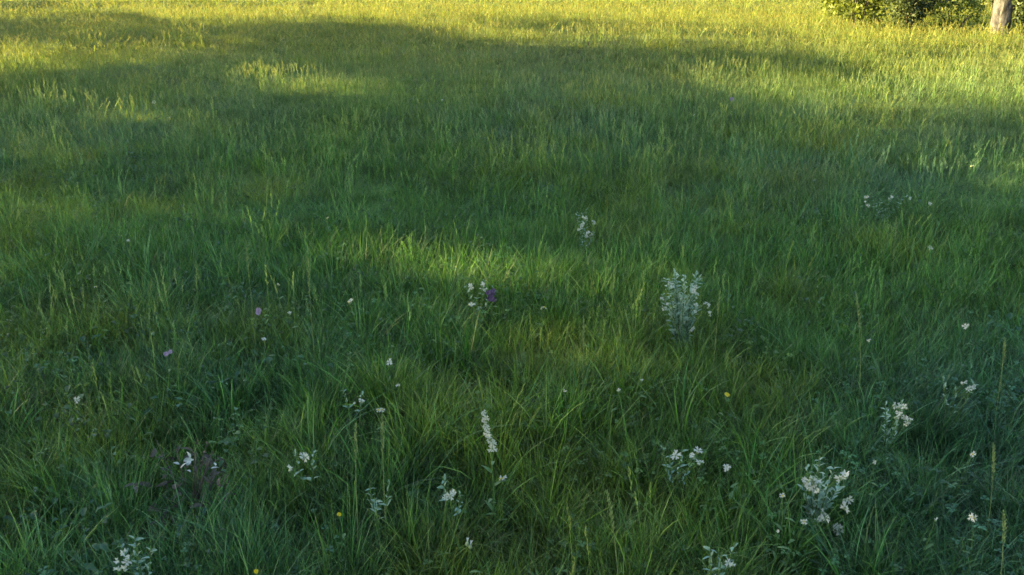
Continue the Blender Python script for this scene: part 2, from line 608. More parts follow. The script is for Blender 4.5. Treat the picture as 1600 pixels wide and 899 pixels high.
CALYX = mesh_from("calyx", *ellipsoid(.0055, .008, -.006), M['calyx'])
EYE = mesh_from("flower_eye", *ellipsoid(.004, .0025, .001, 7, 4), M['yellow'])
WHITE = [mesh_from("white_flower", *petal_ring(5, .0125 * s, .009 * s, cup, .3, .45, .2), M['petal']) for s, cup in ((1, .5), (.85, 1.1), (1.15, .3), (1, .9), (1.1, 1.4), (.9, .2))]
LILAC = mesh_from("lilac_flower", *petal_ring(9, .012, .006, .6), M['lilac'])
PURPLE = mesh_from("purple_flower", *petal_ring(8, .011, .007, .8), M['purple'])
YELLOW = mesh_from("yellow_flower", *petal_ring(5, .011, .011, .3, 0.1), M['yellow'])
LEAF = leaf_mesh("campion_leaf", .055, .022, M['glaucous'])
PALE = leaf_mesh("pale_leaf", .05, .018, M['pale_leaf'])
LEAF2 = leaf_mesh("small_leaf", .04, .010, M['green_leaf'])
SILV = leaf_mesh("silver_leaf", .06, .026, M['silver'])


def head(mesh, parent, loc, rot, scale=1.0, eye=False, calyx=True):
    f = link("flower", mesh, parent, loc, rot, (scale,) * 3)
    if calyx: link("calyx", CALYX, f)
    if eye: link("flower_eye", EYE, f)
    return f


def wildflower(u, v, kind, label, size=1.0, h=None, n=1, pitch=None):
    h = h or random.uniform(.215, .25)
    if v < 320: h = .22
    size *= .85
    x, y = spot(u, v, h)
    z = float(ground_z(x, y))
    bx, by = x + random.uniform(-.03, .03), y + random.uniform(-.02, .04)
    names = {'white': 'white_wildflower', 'lilac': 'lilac_wildflower', 'yellow': 'yellow_wildflower', 'purple': 'purple_wildflower'}
    root = link(names[kind], None, None, (bx, by, z))
    root.empty_display_size = .05
    tag(root, label, "wildflower", "wildflowers in the meadow grass")
    tx, ty = x - bx, y - by
    V, F = tube([(0, 0, 0), (tx * .25, ty * .2, h * .4), (tx * .7, ty * .7, h * .8), (tx, ty, h - .004)], [.0012, .0011, .0009, .0007], 5)
    link("stem", mesh_from("stem", V, F, M['stem']), root)
    me = {'white': WHITE[random.randrange(6)], 'lilac': LILAC, 'yellow': YELLOW, 'purple': PURPLE}[kind]
    toward = math.atan2(-y, -x) + random.uniform(-.5, .5)
    pt = pitch if pitch is not None else random.uniform(.1, 1.4)
    for k in range(n):
        ox, oz = (0, 0) if k == 0 else (random.uniform(-.014, .014), random.uniform(-.03, .02) if kind == 'purple' else random.uniform(-.016, .012))
        rot = Matrix.Rotation(toward + random.uniform(-.4, .4), 3, 'Z') @ Matrix.Rotation(pt, 3, 'Y') @ Matrix.Rotation(random.uniform(0, 6), 3, 'Z')
        head(me, root, (tx + ox, ty - .004 * k, h + oz), rot.to_euler(), size * random.uniform(.9, 1.1), eye=(kind == 'white' and random.random() < .4), calyx=kind == 'white')
    for k in range(3):
        link("leaf", LEAF2, root, (tx * .3, ty * .3, h * (.35 + .17 * k)), (0, -.3, random.uniform(0, 6.28)), (random.uniform(.6, 1.0),) * 3)
    CLEAR.append((x, y, .035))
    return root


def campion(u, v, w_px, h_px, n_stem, n_flow, label, leaf_k=1.0, fl=1.0, leaf_mesh_=None, name="campion_plant", lift=0.0, at=None):
    """glaucous leafy stems with white flowers; fills about w_px by h_px of the photograph round (u, v)"""
    leaf_mesh_ = leaf_mesh_ or LEAF
    top = .27 + lift
    x, y = spot(u, v - h_px * .5, top)
    d = math.hypot(y, CAMZ - top) / FPX
    W = w_px * d
    z = float(ground_z(x, y))
    root = link(name, None, None, (x, y, z))
    root.empty_display_size = .1
    tag(root, label, "plant", "white flowering plants in the meadow")
    reach = min(.30, h_px * d * 1.05)
    for s in range(n_stem):
        fx = (s / max(1, n_stem - 1) - .5) if n_stem > 1 else 0
        ex = fx * W * .8 + random.uniform(-.1, .1) * W
        ey = random.uniform(-.05, .05)
        ht = top - abs(fx) * .25 * reach - random.uniform(0, .6) * reach * (s % 2)
        pts = [(0, 0, 0), (ex * .25, ey * .3, ht * .35), (ex * .65, ey * .7, ht * .72), (ex, ey, ht)]
        V, F = tube(pts, [.0026, .0022, .0017, .0011], 5)
        link("stem", mesh_from("stem", V, F, M['stem']), root)
        k = max(4, int(reach / .022 * leaf_k))
        for i in range(k):
            t = 1 - (i + .6) / (k + .5) * min(1, reach / ht + .15)
            lx, ly, lz = ex * t ** 1.4, ey * t, ht * t
            a0 = random.uniform(0, 3.14)
            for q in (0, math.pi):
                sc_ = (.80 - .36 * t) * random.uniform(.6, 1.2) * (1.15 if h_px > 90 else .75)
                link("leaf", leaf_mesh_, root, (lx, ly, lz), (random.uniform(-.7, .7), random.uniform(-1.1, .1), a0 + q + random.uniform(-.5, .5)), (sc_,) * 3)
    # flowers held in the top of the clump
    fl *= .85
    for i in range(int(n_flow * 2.2)):
        if i % 3 == 0:
            cx_ = random.uniform(-.5, .5) * W
            cz_ = top - random.uniform(-.08, .85) * reach * (1 if n_flow > 3 else .5)
        if at:
            q = at[i % len(at)]
            cx_, cz_ = q[0] * d, top - (q[1] + h_px * .5) * d * 1.06
        ox = cx_ + random.uniform(-.013, .013)
        oz = cz_ + random.uniform(-.013, .013)
        oy = random.uniform(-.09, -.04)
        stalk = tube([(ox * .6, oy * .3, oz - .06), (ox * .9, oy * .8, oz - .02), (ox, oy, oz - .004)], [.0011, .001, .0008], 4)
        link("stem", mesh_from("stem", *stalk, M['stem']), root)
        toward = math.atan2(-y, -x) + random.uniform(-.7, .7)
        rot = Matrix.Rotation(toward, 3, 'Z') @ Matrix.Rotation(random.uniform(.3, 1.2), 3, 'Y') @ Matrix.Rotation(random.uniform(0, 6), 3, 'Z')
        head(WHITE[random.randrange(6)], root, (ox, oy, oz), rot.to_euler(), fl * random.uniform(.8, 1.15))
    CLEAR.append((x, y - .03, max(.05, W * .5)))
    CLEAR.append((x, y - .12, max(.05, W * .45)))
    return root


def stalk(u, v_top, v_bot, du, label, h=.45, pale=True):
    """a single grass culm with its seed head leaning by du pixels"""
    x, y = spot(u, v_top, h)
    d = math.hypot(y, 1.2) / FPX
    ex = -du * d
    z = float(ground_z(x + ex, y))
    root = link("grass_stalk", None, None, (x + ex, y, z))
    tag(root, label, "grass stalk", "single tall grass stalks with seed heads")
    P = []
    for i in range(9):
        t = i / 8
        P.append((-ex * t ** 1.8, 0, h * (t - .06 * t * t)))
    k = h / P[-1][2]
    P = [(a, b, c * k) for a, b, c in P]
    V, F = tube(P, [.0016 - .0008 * i / 8 for i in range(9)], 5)
    link("stem", mesh_from("stem", V, F, M['pale_straw']), root)
    V, F = [], []
    for j in range(34):
        t = .74 + .26 * j / 33
        i = min(7, int(t * 8)); f = t * 8 - i
        c = Vector(P[i]).lerp(Vector(P[i + 1]), f)
        az = j * 2.4
        l = .014 * (1.15 - abs(j / 33 - .4))
        e = c + Vector((math.cos(az) * l * .45, math.sin(az) * l * .45, l))
        mid = (c + e) / 2
        s = Vector((-math.sin(az), math.cos(az), 0)) * .0024
        q = len(V)
        V += [c, mid + s, e, mid - s]
        F += [(q, q + 1, q + 2, q + 3)]
    link("seed_head", mesh_from("seed_head", V, F, M['pale_straw'], False), root)
    return root


# larger white-flowered plants
campion(1072, 482, 80, 115, 9, 12, "large bluish leafy plant dotted with small white flowers right of the meadow's centre", 2.4, .75, leaf_mesh_=PALE, lift=.12, at=[(-28, -45), (8, -40), (12, -28), (-35, -22), (-36, -7), (30, -12), (38, 0), (10, -8), (8, 25), (-4, -20)])
campion(915, 352, 34, 56, 4, 9, "small white-flowered plant standing just above the yellowish sunlit patch", 1.6, 1.0, leaf_mesh_=PALE, lift=.08, at=[(-2, -17), (11, -9), (-6, -8), (-8, 0), (6, 5), (4, 12)])
campion(1290, 765, 72, 100, 6, 9, "broad white-flowered plant with big pale blooms near the lower right of the meadow", 1.3, 1.35, leaf_mesh_=PALE, at=[(-30, -24), (17, -42), (28, 6), (-6, 30), (14, 42), (-34, -34)])
campion(1400, 652, 40, 62, 4, 5, "upright pale silvery plant with a streak of white, up right of the broad white-flowered plant", 1.5, 1.0, leaf_mesh_=PALE, at=[(-5, -28), (0, -22), (-12, -14), (9, -8), (15, 4)])
campion(1500, 606, 44, 44, 3, 3, "thin pale-flowered plant nearest the right edge, behind the upright silvery plant", 1.0, .8)
campion(210, 868, 60, 60, 5, 3, "pale green plant with white tips at the bottom left corner of the meadow", 1.5, 1.0)
campion(748, 458, 60, 44, 4, 5, "greyish leafy plant with few white dots beside the purple flower", .9, 1.0)
campion(1060, 708, 66, 44, 4, 2, "low sprawling grey-green plant left of the broad white-flowered plant", .9, 1.1)
campion(475, 712, 26, 44, 2, 2, "slim pale-flowered plant in the grass right of the withered brown clump", .6, 1.1)
campion(703, 764, 36, 26, 2, 2, "tiny grey-white plant left of the single round white bloom", .8, .8)
campion(590, 772, 40, 30, 3, 0, "dull grey-green low plant with hardly a bloom, left of the tiny grey-white plant", .8, 1.0)
campion(1124, 862, 50, 34, 3, 1, "pale flat-leaved plant low in the grass at the bottom edge, right of centre", .8, 1.0)
campion(553, 612, 34, 24, 2, 1, "little plant with two faint blooms left of the pair of bright white dots", .6, 1.0)
campion(1385, 330, 70, 66, 4, 3, "dusky blue-green plant with pale flecks on the right, far up the shaded grass", .9, 1.1)

# a spike of white blooms
sx, sy = spot(760, 650, .42)
spk = link("white_flower_spike", None, None, (sx, sy, float(ground_z(sx, sy))))
tag(spk, "tall leaning spike of white blooms above the single round white bloom", "plant", "white flowering plants in the meadow")
pts = [(.02, 0, 0), (.018, 0, .2), (.008, 0, .36), (0, 0, .43)]
link("stem", mesh_from("stem", *tube(pts, [.003, .0025, .002, .0012], 6), M['stem']), spk)
for i in range(15):
    t = i / 14
    zz = .435 - .11 * t
    xx = -.004 + .026 * max(0, t - .25) + random.uniform(-.005, .005)
    a = random.uniform(-2.3, -.8)
    rot = Matrix.Rotation(a, 3, 'Z') @ Matrix.Rotation(1.1, 3, 'Y')
    head(WHITE[i % 6], spk, (xx, -.010, zz), rot.to_euler(), .62 + .25 * t)
for k in range(6):
    link("leaf", LEAF2, spk, (.016, 0, .08 + .04 * k), (0, -.4, k * 2.2), (1.1,) * 3)
CLEAR += [(sx, sy, .05), (sx, sy - .1, .05)]

FL = [  # u, v, kind, size, n, label
    (609, 566, 'white', 1.0, 1, "bright white bloom, upper of the close pair left of the meadow's centre"),
    (623, 602, 'white', .85, 1, "bright white bloom, lower of the close pair left of the meadow's centre"),
    (784, 748, 'white', 1.15, 1, "single round white bloom on a straight stem below the flower spike"),
    (735, 852, 'white', 1.1, 2, "white bloom close to the bottom edge, left of centre"),
    (597, 640, 'white', .8, 2, "narrow pale bloom just below the close pair of bright white blooms"),
    (882, 611, 'white', .7, 1, "small white dot of a flower, left of two others in the middle of the meadow"),
    (966, 610, 'white', .75, 1, "small white dot of a flower, middle one of three in a row in mid-meadow"),
    (1003, 594, 'white', .8, 1, "small pale flower, rightmost of three in a row in mid-meadow"),
    (435, 445, 'white', .85, 1, "small white flower high in the left half, above the lilac-grey one"),
    (453, 489, 'white', .8, 1, "small white flower in the left half, right of the lilac-grey one"),
    (404, 485, 'lilac', 1.1, 2, "lilac-grey flower head in the left half of the shaded grass"),
    (413, 530, 'white', .9, 1, "dull white flower directly below the lilac-grey one"),
    (266, 550, 'lilac', .9, 2, "pinkish flower pair above the withered brown clump"),
    (768, 458, 'purple', 1.3, 8, "dark purple flower head beside the greyish leafy plant"),
    (1143, 155, 'lilac', 2.0, 4, "pink flower head on a pale stem high up beside the sunlit grass"),
    (1136, 617, 'yellow', 1.0, 1, "single yellow flower in the right half of the grass"),
    (530, 804, 'yellow', .6, 1, "single yellow flower low in the left half of the grass"),
    (400, 893, 'yellow', .6, 1, "yellow flower at the very bottom edge of the meadow"),
    (846, 483, 'white', .9, 2, "pale flower right of the purple flower head"),
    (1352, 309, 'white', 1.5, 2, "pair of white dots, leftmost of the row of pale flowers far up on the right"),
    (1422, 310, 'white', 1.2, 1, "faint pale flower, middle of the row far up on the right"),
    (1453, 318, 'white', .9, 1, "faint pale flower, right end of the row far up on the right"),
    (1454, 387, 'white', 1.1, 1, "pale flower below the row of pale flowers on the right"),
    (1509, 510, 'white', 1.0, 1, "pale flower above the thin pale-flowered plant near the right edge"),
    (1358, 532, 'white', .8, 1, "greenish-white flower at mid height in the right quarter"),
    (1223, 775, 'white', .75, 1, "tiny white flower left of the broad white-flowered plant"),
    (1136, 730, 'white', .8, 2, "pale drooping flower between the low sprawling plant and the broad white-flowered plant"),
    (1520, 710, 'white', .8, 1, "greenish-white flower near the right edge, below the silvery plant"),
    (1367, 722, 'white', .5, 1, "tiny white dot of a flower right of the broad white-flowered plant"),
    (1522, 810, 'white', .7, 2, "two small white flowers on one stem near the bottom right corner"),
    (1462, 812, 'white', .5, 1, "tiny flower left of the two-flowered stem near the bottom right corner"),
    (1256, 815, 'white', .7, 1, "small white flower just below the broad white-flowered plant"),
    (1215, 830, 'white', .65, 1, "small dull flower at the lower left of the broad white-flowered plant"),
    (150, 448, 'white', .8, 1, "small pale flower near the left edge, upper one"),
    (120, 625, 'white', .8, 1, "small pale flower near the left edge, lower one"),
    (201, 376, 'white', 1.0, 1, "pale flower high in the left quarter of the shaded grass"),
    (511, 341, 'white', .9, 1, "faint pale flower in the upper left half"),
    (240, 160, 'white', 1.6, 1, "whitish flower just below the shade edge at the upper left"),
    (266, 186, 'white', 1.5, 1, "whitish flower beside a sunlit streak at the upper left"),
    (691, 157, 'white', 1.6, 1, "whitish flower in the upper middle of the shaded grass"),
    (1084, 180, 'white', 1.3, 1, "faint white flower left below the pink flower head"),
    (1518, 260, 'white', 1.5, 1, "pale flower near the upper right edge by a sunlit patch"),
    (548, 470, 'white', 1.1, 2, "pale greenish flower left of the small sunlit patch"),
]
for u, v, kind, size, n, label in FL:
    wildflower(u, v, kind, label, size, n=n)

ST = [(366, 104, 185, 4, "tall yellowish grass stalk in the upper left below the sunlit strip", .6),
      (97, 64, 112, 0, "thin grass stalk rising from the sunlit patch at the upper left", .5),
      (1338, 462, 540, -30, "pale grass stalk arching to the left in the right half", .5),
      (1570, 530, 600, -12, "pale upright grass stalk by the right edge at mid height", .38),
      (1568, 800, 860, -26, "pale grass stalk leaning left in the bottom right corner", .36),
      (1552, 695, 745, -22, "arching grass stalk near the right edge above the corner stalk", .36),
      (948, 768, 830, -30, "slanting pale grass stalk in the lower middle", .42),
      (556, 664, 720, 10, "pale broad grass head standing in the lower left half", .46),
      (597, 650, 710, 5, "thin pale grass stalk left of the flower spike", .45),
      (480, 405, 480, 2, "long upright grass stalk left of the sunlit patch at mid height", .55),
      (384, 380, 470, 2, "long upright grass stalk in the left half of the shaded grass", .55),
      (1180, 205, 250, -40, "long grass stalk slanting down to the right in the upper right half", .6),
      (1400, 340, 370, -10, "pale grass stalk beside the dusky plant at the upper right", .45),
      (842, 140, 170, 0, "thin grass stalk in the upper middle of the shade", .5),
      (912, 500, 560, -2, "short pale grass stalk left of the large bluish plant", .42),
      (1125, 455, 480, 0, "short pale grass stalk immediately right of the large bluish plant", .42)]
for u, vt, vb, du, label, h in ST:
    stalk(u, vt, vb, du, label, h)

# dark dead head standing against the sunlit strip
x, y = spot(919, 66, .30)
dd = link("dead_flower_stalk", None, None, (x, y, float(ground_z(x, y))))
tag(dd, "dark brown dead flower stalk against the lower edge of the sunlit strip", "dead stalk")
link("stem", mesh_from("stem", *tube([(0, 0, 0), (.01, 0, .14), (0, 0, .27)], [.003, .0025, .002], 5), M['dark_seed']), dd)
link("seed_head", mesh_from("seed_head", *ellipsoid(.013, .032, .27, 8, 6), M['dark_seed']), dd)

# withered clump with two whitish leaves, lower left
x, y = spot(290, 745, .17)
wc = link("withered_clump", None, None, (x, y, float(ground_z(x, y))))
tag(wc, "withered brown herb clump with a curled whitish leaf in the lower left", "plant")
DEAD = leaf_mesh("withered_leaf", .07, .022, M['dead'], .5, .6)
dd_ = math.hypot(y, 1.4) / FPX
for k in range(120):
    a = random.uniform(0, 6.28); rr = random.uniform(0, 1) ** .6
    link("leaf", DEAD, wc, (math.cos(a) * rr * 75 * dd_, math.sin(a) * rr * .17, random.uniform(.05, .20)),
         (random.uniform(-1, 1), random.uniform(-1.2, .6), random.uniform(0, 6.28)), (random.uniform(.25, .7),) * 3)
for k in range(9):
    a = random.uniform(0, 6.28)
    ex, ey = math.cos(a) * 45 * dd_, math.sin(a) * .08
    link("stem", mesh_from("stem", *tube([(0, 0, 0), (ex * .5, ey * .5, .14), (ex, ey, random.uniform(.2, .29))], [.003, .002, .0012], 5), M['dead']), wc)
for uu, vv, s_, rz in ((283, 732, .50, .9), (293, 728, .42, 1.6), (287, 720, .45, .4), (297, 716, .35, 2.4), (290, 736, .4, -.6), (280, 726, .3, 3.0), (330, 733, .40, .7), (336, 728, .3, 1.9)):
    lx, ly = spot(uu, vv, .24)
    lf = link("leaf", SILV, wc, (lx - x, ly - y, .24), (random.uniform(-.9, .9), random.uniform(-1.1, .2), rz), (s_, s_ * 1.1, s_))
    tag(lf, "curled whitish leaf")
CLEAR += [(x, y, .13), (x, y - .12, .10), (x - .12, y + .03, .10)]


# ------------------------------------------------------------------ the grass itself
pr_rng = np.random.default_rng(3)
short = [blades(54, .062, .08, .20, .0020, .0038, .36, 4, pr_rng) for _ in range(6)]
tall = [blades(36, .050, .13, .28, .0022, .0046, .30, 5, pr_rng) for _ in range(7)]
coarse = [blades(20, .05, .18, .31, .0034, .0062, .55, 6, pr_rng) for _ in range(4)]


LOWX, LOWY = spot(270, 700, .08)


def low_patch(x, y):
    return np.clip(1.5 - np.hypot((x - LOWX) / .30, (y - LOWY) / .22), 0, 1)


def clear_mask(x, y):
    k = np.ones(len(x), bool)
    for cx, cy, r_ in CLEAR:
        k &= np.hypot(x - cx, y - cy) > r_
    return k


def lay(name, protos, bands, label, mat, hscale=1.0, tilt=.15, wide=0.0, sel=None, seed=0, tintmul=(1, 1, 1), clear=True):
    X, Y, Wd = [], [], []
    for y0, y1, dens, wf in bands:
        x, y = field(y0, y1, dens)
        X.append(x); Y.append(y); Wd.append(np.full(len(x), wf))
    x, y, wf = np.concatenate(X), np.concatenate(Y), np.concatenate(Wd)
    k = clear_mask(x, y) if clear else np.ones(len(x), bool)
    if sel is not None:
        k &= rng.uniform(0, 1, len(x)) < sel(x, y)
    x, y, wf = x[k], y[k], wf[k]
    n = len(x)
    P = np.stack([x, y, ground_z(x, y) - .004], -1)
    tx = (fbm(x, y, 61 + seed, .9, 3) - .5) * 2 * tilt * 2.2 + rng.normal(0, .12, n)
    ty = (fbm(x, y, 67 + seed, .9, 3) - .5) * 2 * tilt * 2.2 + rng.normal(0, .12, n)
    rot = np.stack([tx, ty, rng.uniform(0, 6.283, n)], -1)
    far_ = np.clip((np.hypot(x, y) - 4) / 9, 0, 1)
    hs = hscale * (1.0 - (.34 if seed != 4 else 0.05) * far_) * (.72 + .62 * fbm(x, y, 71 + seed, 1.1, 3)) * rng.uniform(.82, 1.18, n)
    ws = rng.uniform(.9, 1.15, n) * wf
    scl = np.stack([ws, ws, hs], -1)
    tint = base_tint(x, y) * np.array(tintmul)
    pick = rng.integers(0, len(protos), n)
    return scatter(name, protos, P, pick, rot, scl, tint, mat, label)


lay("meadow_grass", short, [(.7, 6, 270, 1.0), (6, 14, 140, 1.25), (14, 28, 50, 1.8), (28, 60, 14, 3.0)],
    "short green grass covering the whole meadow", M['grass'], seed=1, clear=False, hscale=.95, sel=lambda x, y: 1 - .6 * low_patch(x, y))
lay("tall_grass", tall, [(.7, 6, 120, 1.0), (6, 14, 75, 1.15), (14, 28, 30, 1.7), (28, 60, 9, 2.8)],
    "taller soft grass standing through the meadow in uneven drifts", M['grass'], seed=2, hscale=.93,
    sel=lambda x, y: np.clip(.35 + 1.6 * (fbm(x, y, 81, .8, 3) - .38), .12, 1) * (1 - low_patch(x, y)))
lay("coarse_grass", coarse, [(.7, 7, 22, 1.0), (7, 14, 8, 1.3)],
    "coarse arching grass tufts scattered in the shaded foreground", M['grass'], seed=3, tintmul=(.95, 1.05, 1.0),
    sel=lambda x, y: np.clip(3.2 * (fbm(x, y, 83, .9, 2) - .42), 0, 1) * (1 - low_patch(x, y)))
seeds = [seed_stalk(pr_rng) for _ in range(8)]
lay("seed_grass", seeds, [(1.0, 3.2, 3, .6), (3.2, 6, 17, .7), (6, 14, 36, 1.15), (14, 28, 18, 2.0), (28, 60, 5, 3.5)],
    "thin flowering grass stalks with pale feathery heads", M['seed'], seed=4, tilt=.07, tintmul=(1.6, 1.5, 2.2))
lay("pale_bents", seeds, [(3.4, 6, 4, .6), (6, 11, 8, 1.0)],
    "pale dry bent-grass stalks standing upright through the middle of the meadow", M['seed'], seed=4, tilt=.05, tintmul=(2.1, 1.9, 2.7), hscale=.85)
herbs = [herb(pr_rng) for _ in range(8)]
lay("meadow_herbs", herbs, [(.8, 6, 60, .8), (6, 12, 4, 1.3)],
    "low broad-leaved herbs growing between the grass tufts", M['herb'], seed=5, tintmul=(.75, .75, 1.0), hscale=1.0,
    sel=lambda x, y: np.clip(np.clip(1.3 * (fbm(x, y, 91, .8, 2) - .42), 0.03, 1) + low_patch(x, y), 0, 1))


def clover(r):
    """small three-part leaves on thin stalks at uneven heights"""
    V, F, C = [], [], []
    for i in range(14):
        a = r.uniform(0, 6.28); q0 = .11 * math.sqrt(r.uniform(0, 1))
        bx, by, z0 = q0 * math.cos(a), q0 * math.sin(a), r.uniform(.05, .19)
        val = r.uniform(.6, 1.5)
        a0 = r.uniform(0, 6.28); l = r.uniform(.008, .016)
        tlt = r.uniform(-.4, .4)
        for k in range(3):
            b = a0 + k * 2.09
            c_, s_ = math.cos(b), math.sin(b)
            q = len(V)
            V += [(bx, by, z0), (bx + c_ * l * .6 - s_ * l * .42, by + s_ * l * .6 + c_ * l * .42, z0 + .002 + tlt * l),
                  (bx + c_ * l, by + s_ * l, z0 + tlt * l), (bx + c_ * l * .6 + s_ * l * .42, by + s_ * l * .6 - c_ * l * .42, z0 + .002 + tlt * l)]
            F.append((q, q + 1, q + 2, q + 3)); C += [np.ones(3) * val] * 4
        q = len(V)
        V += [(bx * .5 - .0006, by * .5, 0), (bx * .5 + .0006, by * .5, 0), (bx, by, z0)]
        F.append((q, q + 1, q + 2)); C += [np.ones(3) * .8] * 3
    return V, F, C


lay("clover", [clover(pr_rng) for _ in range(8)], [(.8, 6, 42, .9), (6, 12, 25, 1.1)],
    "small-leaved clover and low weeds threaded through the grass", M['herb'], seed=6, tintmul=(.9, .95, 1.0),
    sel=lambda x, y: np.clip(3 * (fbm(x, y, 95, 1.3, 2) - .30), 0.08, 1))


# ------------------------------------------------------------------ trees and shrubs
def leaf_cards(C, size, r, flat=.0):
    n = len(C)
    nrm = r.normal(size=(n, 3)); nrm[:, 2] += flat
    nrm /= np.linalg.norm(nrm, axis=1)[:, None]
    a = np.cross(nrm, r.normal(size=(n, 3))); a /= np.linalg.norm(a, axis=1)[:, None]
    b = np.cross(nrm, a)
    s = (size * r.uniform(.7, 1.3, n))[:, None]
    bow = nrm * s * .12
    return np.stack([C - a * s * .6, C + b * s * .38 - bow, C + a * s * .6, C - b * s * .38 - bow], 1)


def trunk_mesh(name, h, r0, r1, mat, lean=(0, 0), seed=0, k=20, rings=16, flare=1.5):
    rr = random.Random(seed)
    V, F = [], []
    ph = [rr.uniform(0, 6.28) for _ in range(4)]
    for i in range(rings + 1):
        t = (i / rings) ** 1.5
        z = h * t
        rad = r0 + (r1 - r0) * t + r0 * (flare - 1) * math.exp(-z / .18)
        for j in range(k):
            a = 2 * math.pi * j / k
            f = 1 + .10 * math.sin(3 * a + ph[0] + z) + .06 * math.sin(7 * a + ph[1] + 2 * z) + rr.uniform(-.04, .04)
            V.append((lean[0] * t * h + rad * f * math.cos(a) + .05 * math.sin(z * .8 + ph[2]), lean[1] * t * h + rad * f * math.sin(a), z - .08))
    for i in range(rings):
        for j in range(k):
            F.append((i * k + j, i * k + (j + 1) % k, (i + 1) * k + (j + 1) % k, (i + 1) * k + j))
    return mesh_from(name, V, F, mat)


def limbs(h0, h, rad, n, seed, mat):
    rr = random.Random(seed)
    V, F = [], []
    for i in range(n):
        a = i * 2.4 + rr.uniform(-.4, .4)
        z0 = h0 + (h - h0) * (i / n) * .8
        l = rad * rr.uniform(.6, .95) * (1 - .4 * i / n)
        pts = [(0, 0, z0), (math.cos(a) * l * .4, math.sin(a) * l * .4, z0 + l * .35), (math.cos(a) * l, math.sin(a) * l, z0 + l * rr.uniform(.4, .8))]
        v, f = tube(pts, [.07, .04, .012], 6)
        o = len(V)
        V += v; F += [tuple(q + o for q in ff) for ff in f]
    return V, F


# the belt of trees left of the frame whose shade lies across the meadow
BELT = [(-15.5, -5.0, 5.2, 12.5), (-17.5, 0.5, 5.0, 13.5), (-16.0, 8.9, 4.9, 12.5), (-21.5, 12.0, 5.2, 13.5), (-19.0, 18.2, 4.6, 12.5),
        (-22.0, 20.5, 4.6, 13.0), (-25.0, 26.0, 4.8, 12.0), (-28.0, 33.0, 5.0, 12.5), (-26.0, -2.0, 5.5, 15.0), (-27.0, 5.2, 5.5, 15.5),
        (-29.0, 14.0, 5.5, 15.5), (-33.0, 21.0, 5.5, 16.0), (-36.0, 1.0, 6.0, 17.0), (-37.0, 12.8, 6.0, 17.5)]
tr = np.random.default_rng(21)
# candidate shade spots, then a height on the sun ray that lies in one of the crowns
NC = 1500000
px_ = tr.uniform(-24, 30, NC); py_ = tr.uniform(-4, 42, NC)
keep = np.abs(px_) < np.maximum(py_, 0) * .60 + 5
px_, py_ = px_[keep], py_[keep]
plane = .13 + .08 * np.clip((9 - py_) / 4, 0, 1)
want = shade_at(px_, py_, plane)
thick = -np.log(np.clip(1 - want * .99, .01, 1)) / 9.5
keep = tr.uniform(0, 1, len(px_)) < thick
px_, py_, plane = px_[keep], py_[keep], plane[keep]
n = len(px_)
Ck = np.array([(a, b, .56 * hh, rr, .46 * hh) for a, b, rr, hh in BELT])
t = tr.uniform(4.0, 52.0, (n, 6))
bestC = np.zeros((n, 3)); owner = np.full(n, -1)
for q in range(6):
    c = np.stack([px_ + S[0] * t[:, q], py_ + S[1] * t[:, q], plane + S[2] * t[:, q]], -1)
    ok = np.full(n, -1)
    for k, (a, b, cz, rr, rz) in enumerate(Ck):
        dd = ((c[:, 0] - a) / rr) ** 2 + ((c[:, 1] - b) / rr) ** 2 + ((c[:, 2] - cz) / rz) ** 2
        lump = .82 + .36 * vnoise(c[:, 0] + c[:, 2], c[:, 1] - c[:, 2], 5, .7)
        ok = np.where((dd < lump) & (ok < 0), k, ok)
    take = (owner < 0) & (ok >= 0) & (c[:, 2] > 1.9)
    owner[take] = ok[take]; bestC[take] = c[take]
print("belt leaves", n, "placed", int((owner >= 0).sum()))
BL = ["shade-casting leafy tree left of the meadow, nearest behind the camera", "leafy tree at the left meadow edge beside the camera",
      "leafy tree at the left meadow edge just ahead of the camera", "leafy tree at the left edge level with the mid meadow", "leafy tree at the left edge where the long shade ends",
      "leafy tree at the left, first beyond the long shade", "leafy tree at the left, second beyond the long shade", "leafy tree at the far left end of the belt",
      "tall tree in the second row of the left belt, nearest", "tall tree in the second row of the left belt, second", "tall tree in the second row of the left belt, third", "tall tree in the second row of the left belt, farthest",
      "tallest tree in the back row of the left belt, nearer", "tallest tree in the back row of the left belt, farther"]
for k, (a, b, rr, hh) in enumerate(BELT):
    z = float(ground_z(a, b))
    root = link("broadleaf_tree", None, None, (a, b, z))
    tag(root, BL[k], "tree", "trees along the left edge of the meadow")
    tk = link("trunk", trunk_mesh("trunk", hh * .8, .26, .07, M['dark_bark'], seed=k), root)
    link("branches", mesh_from("branches", *limbs(hh * .2, hh * .8, rr, 12, k, M['dark_bark']), M['dark_bark']), tk)
    C = bestC[owner == k] - np.array([a, b, z])
    if len(C) < 500:
        uu = tr.normal(size=(3000, 3)); uu /= np.linalg.norm(uu, axis=1)[:, None]
        C = np.concatenate([C, uu * tr.uniform(.7, 1, (3000, 1)) * np.array([rr, rr, .44 * hh]) + np.array([0, 0, .58 * hh])]) if k in (12, 13, 7) else C
    if len(C):
        cr_ = link("crown", fast_quads("crown", leaf_cards(C, .17, tr), M['tree_leaf']), root)
        cr_['kind'] = 'stuff'

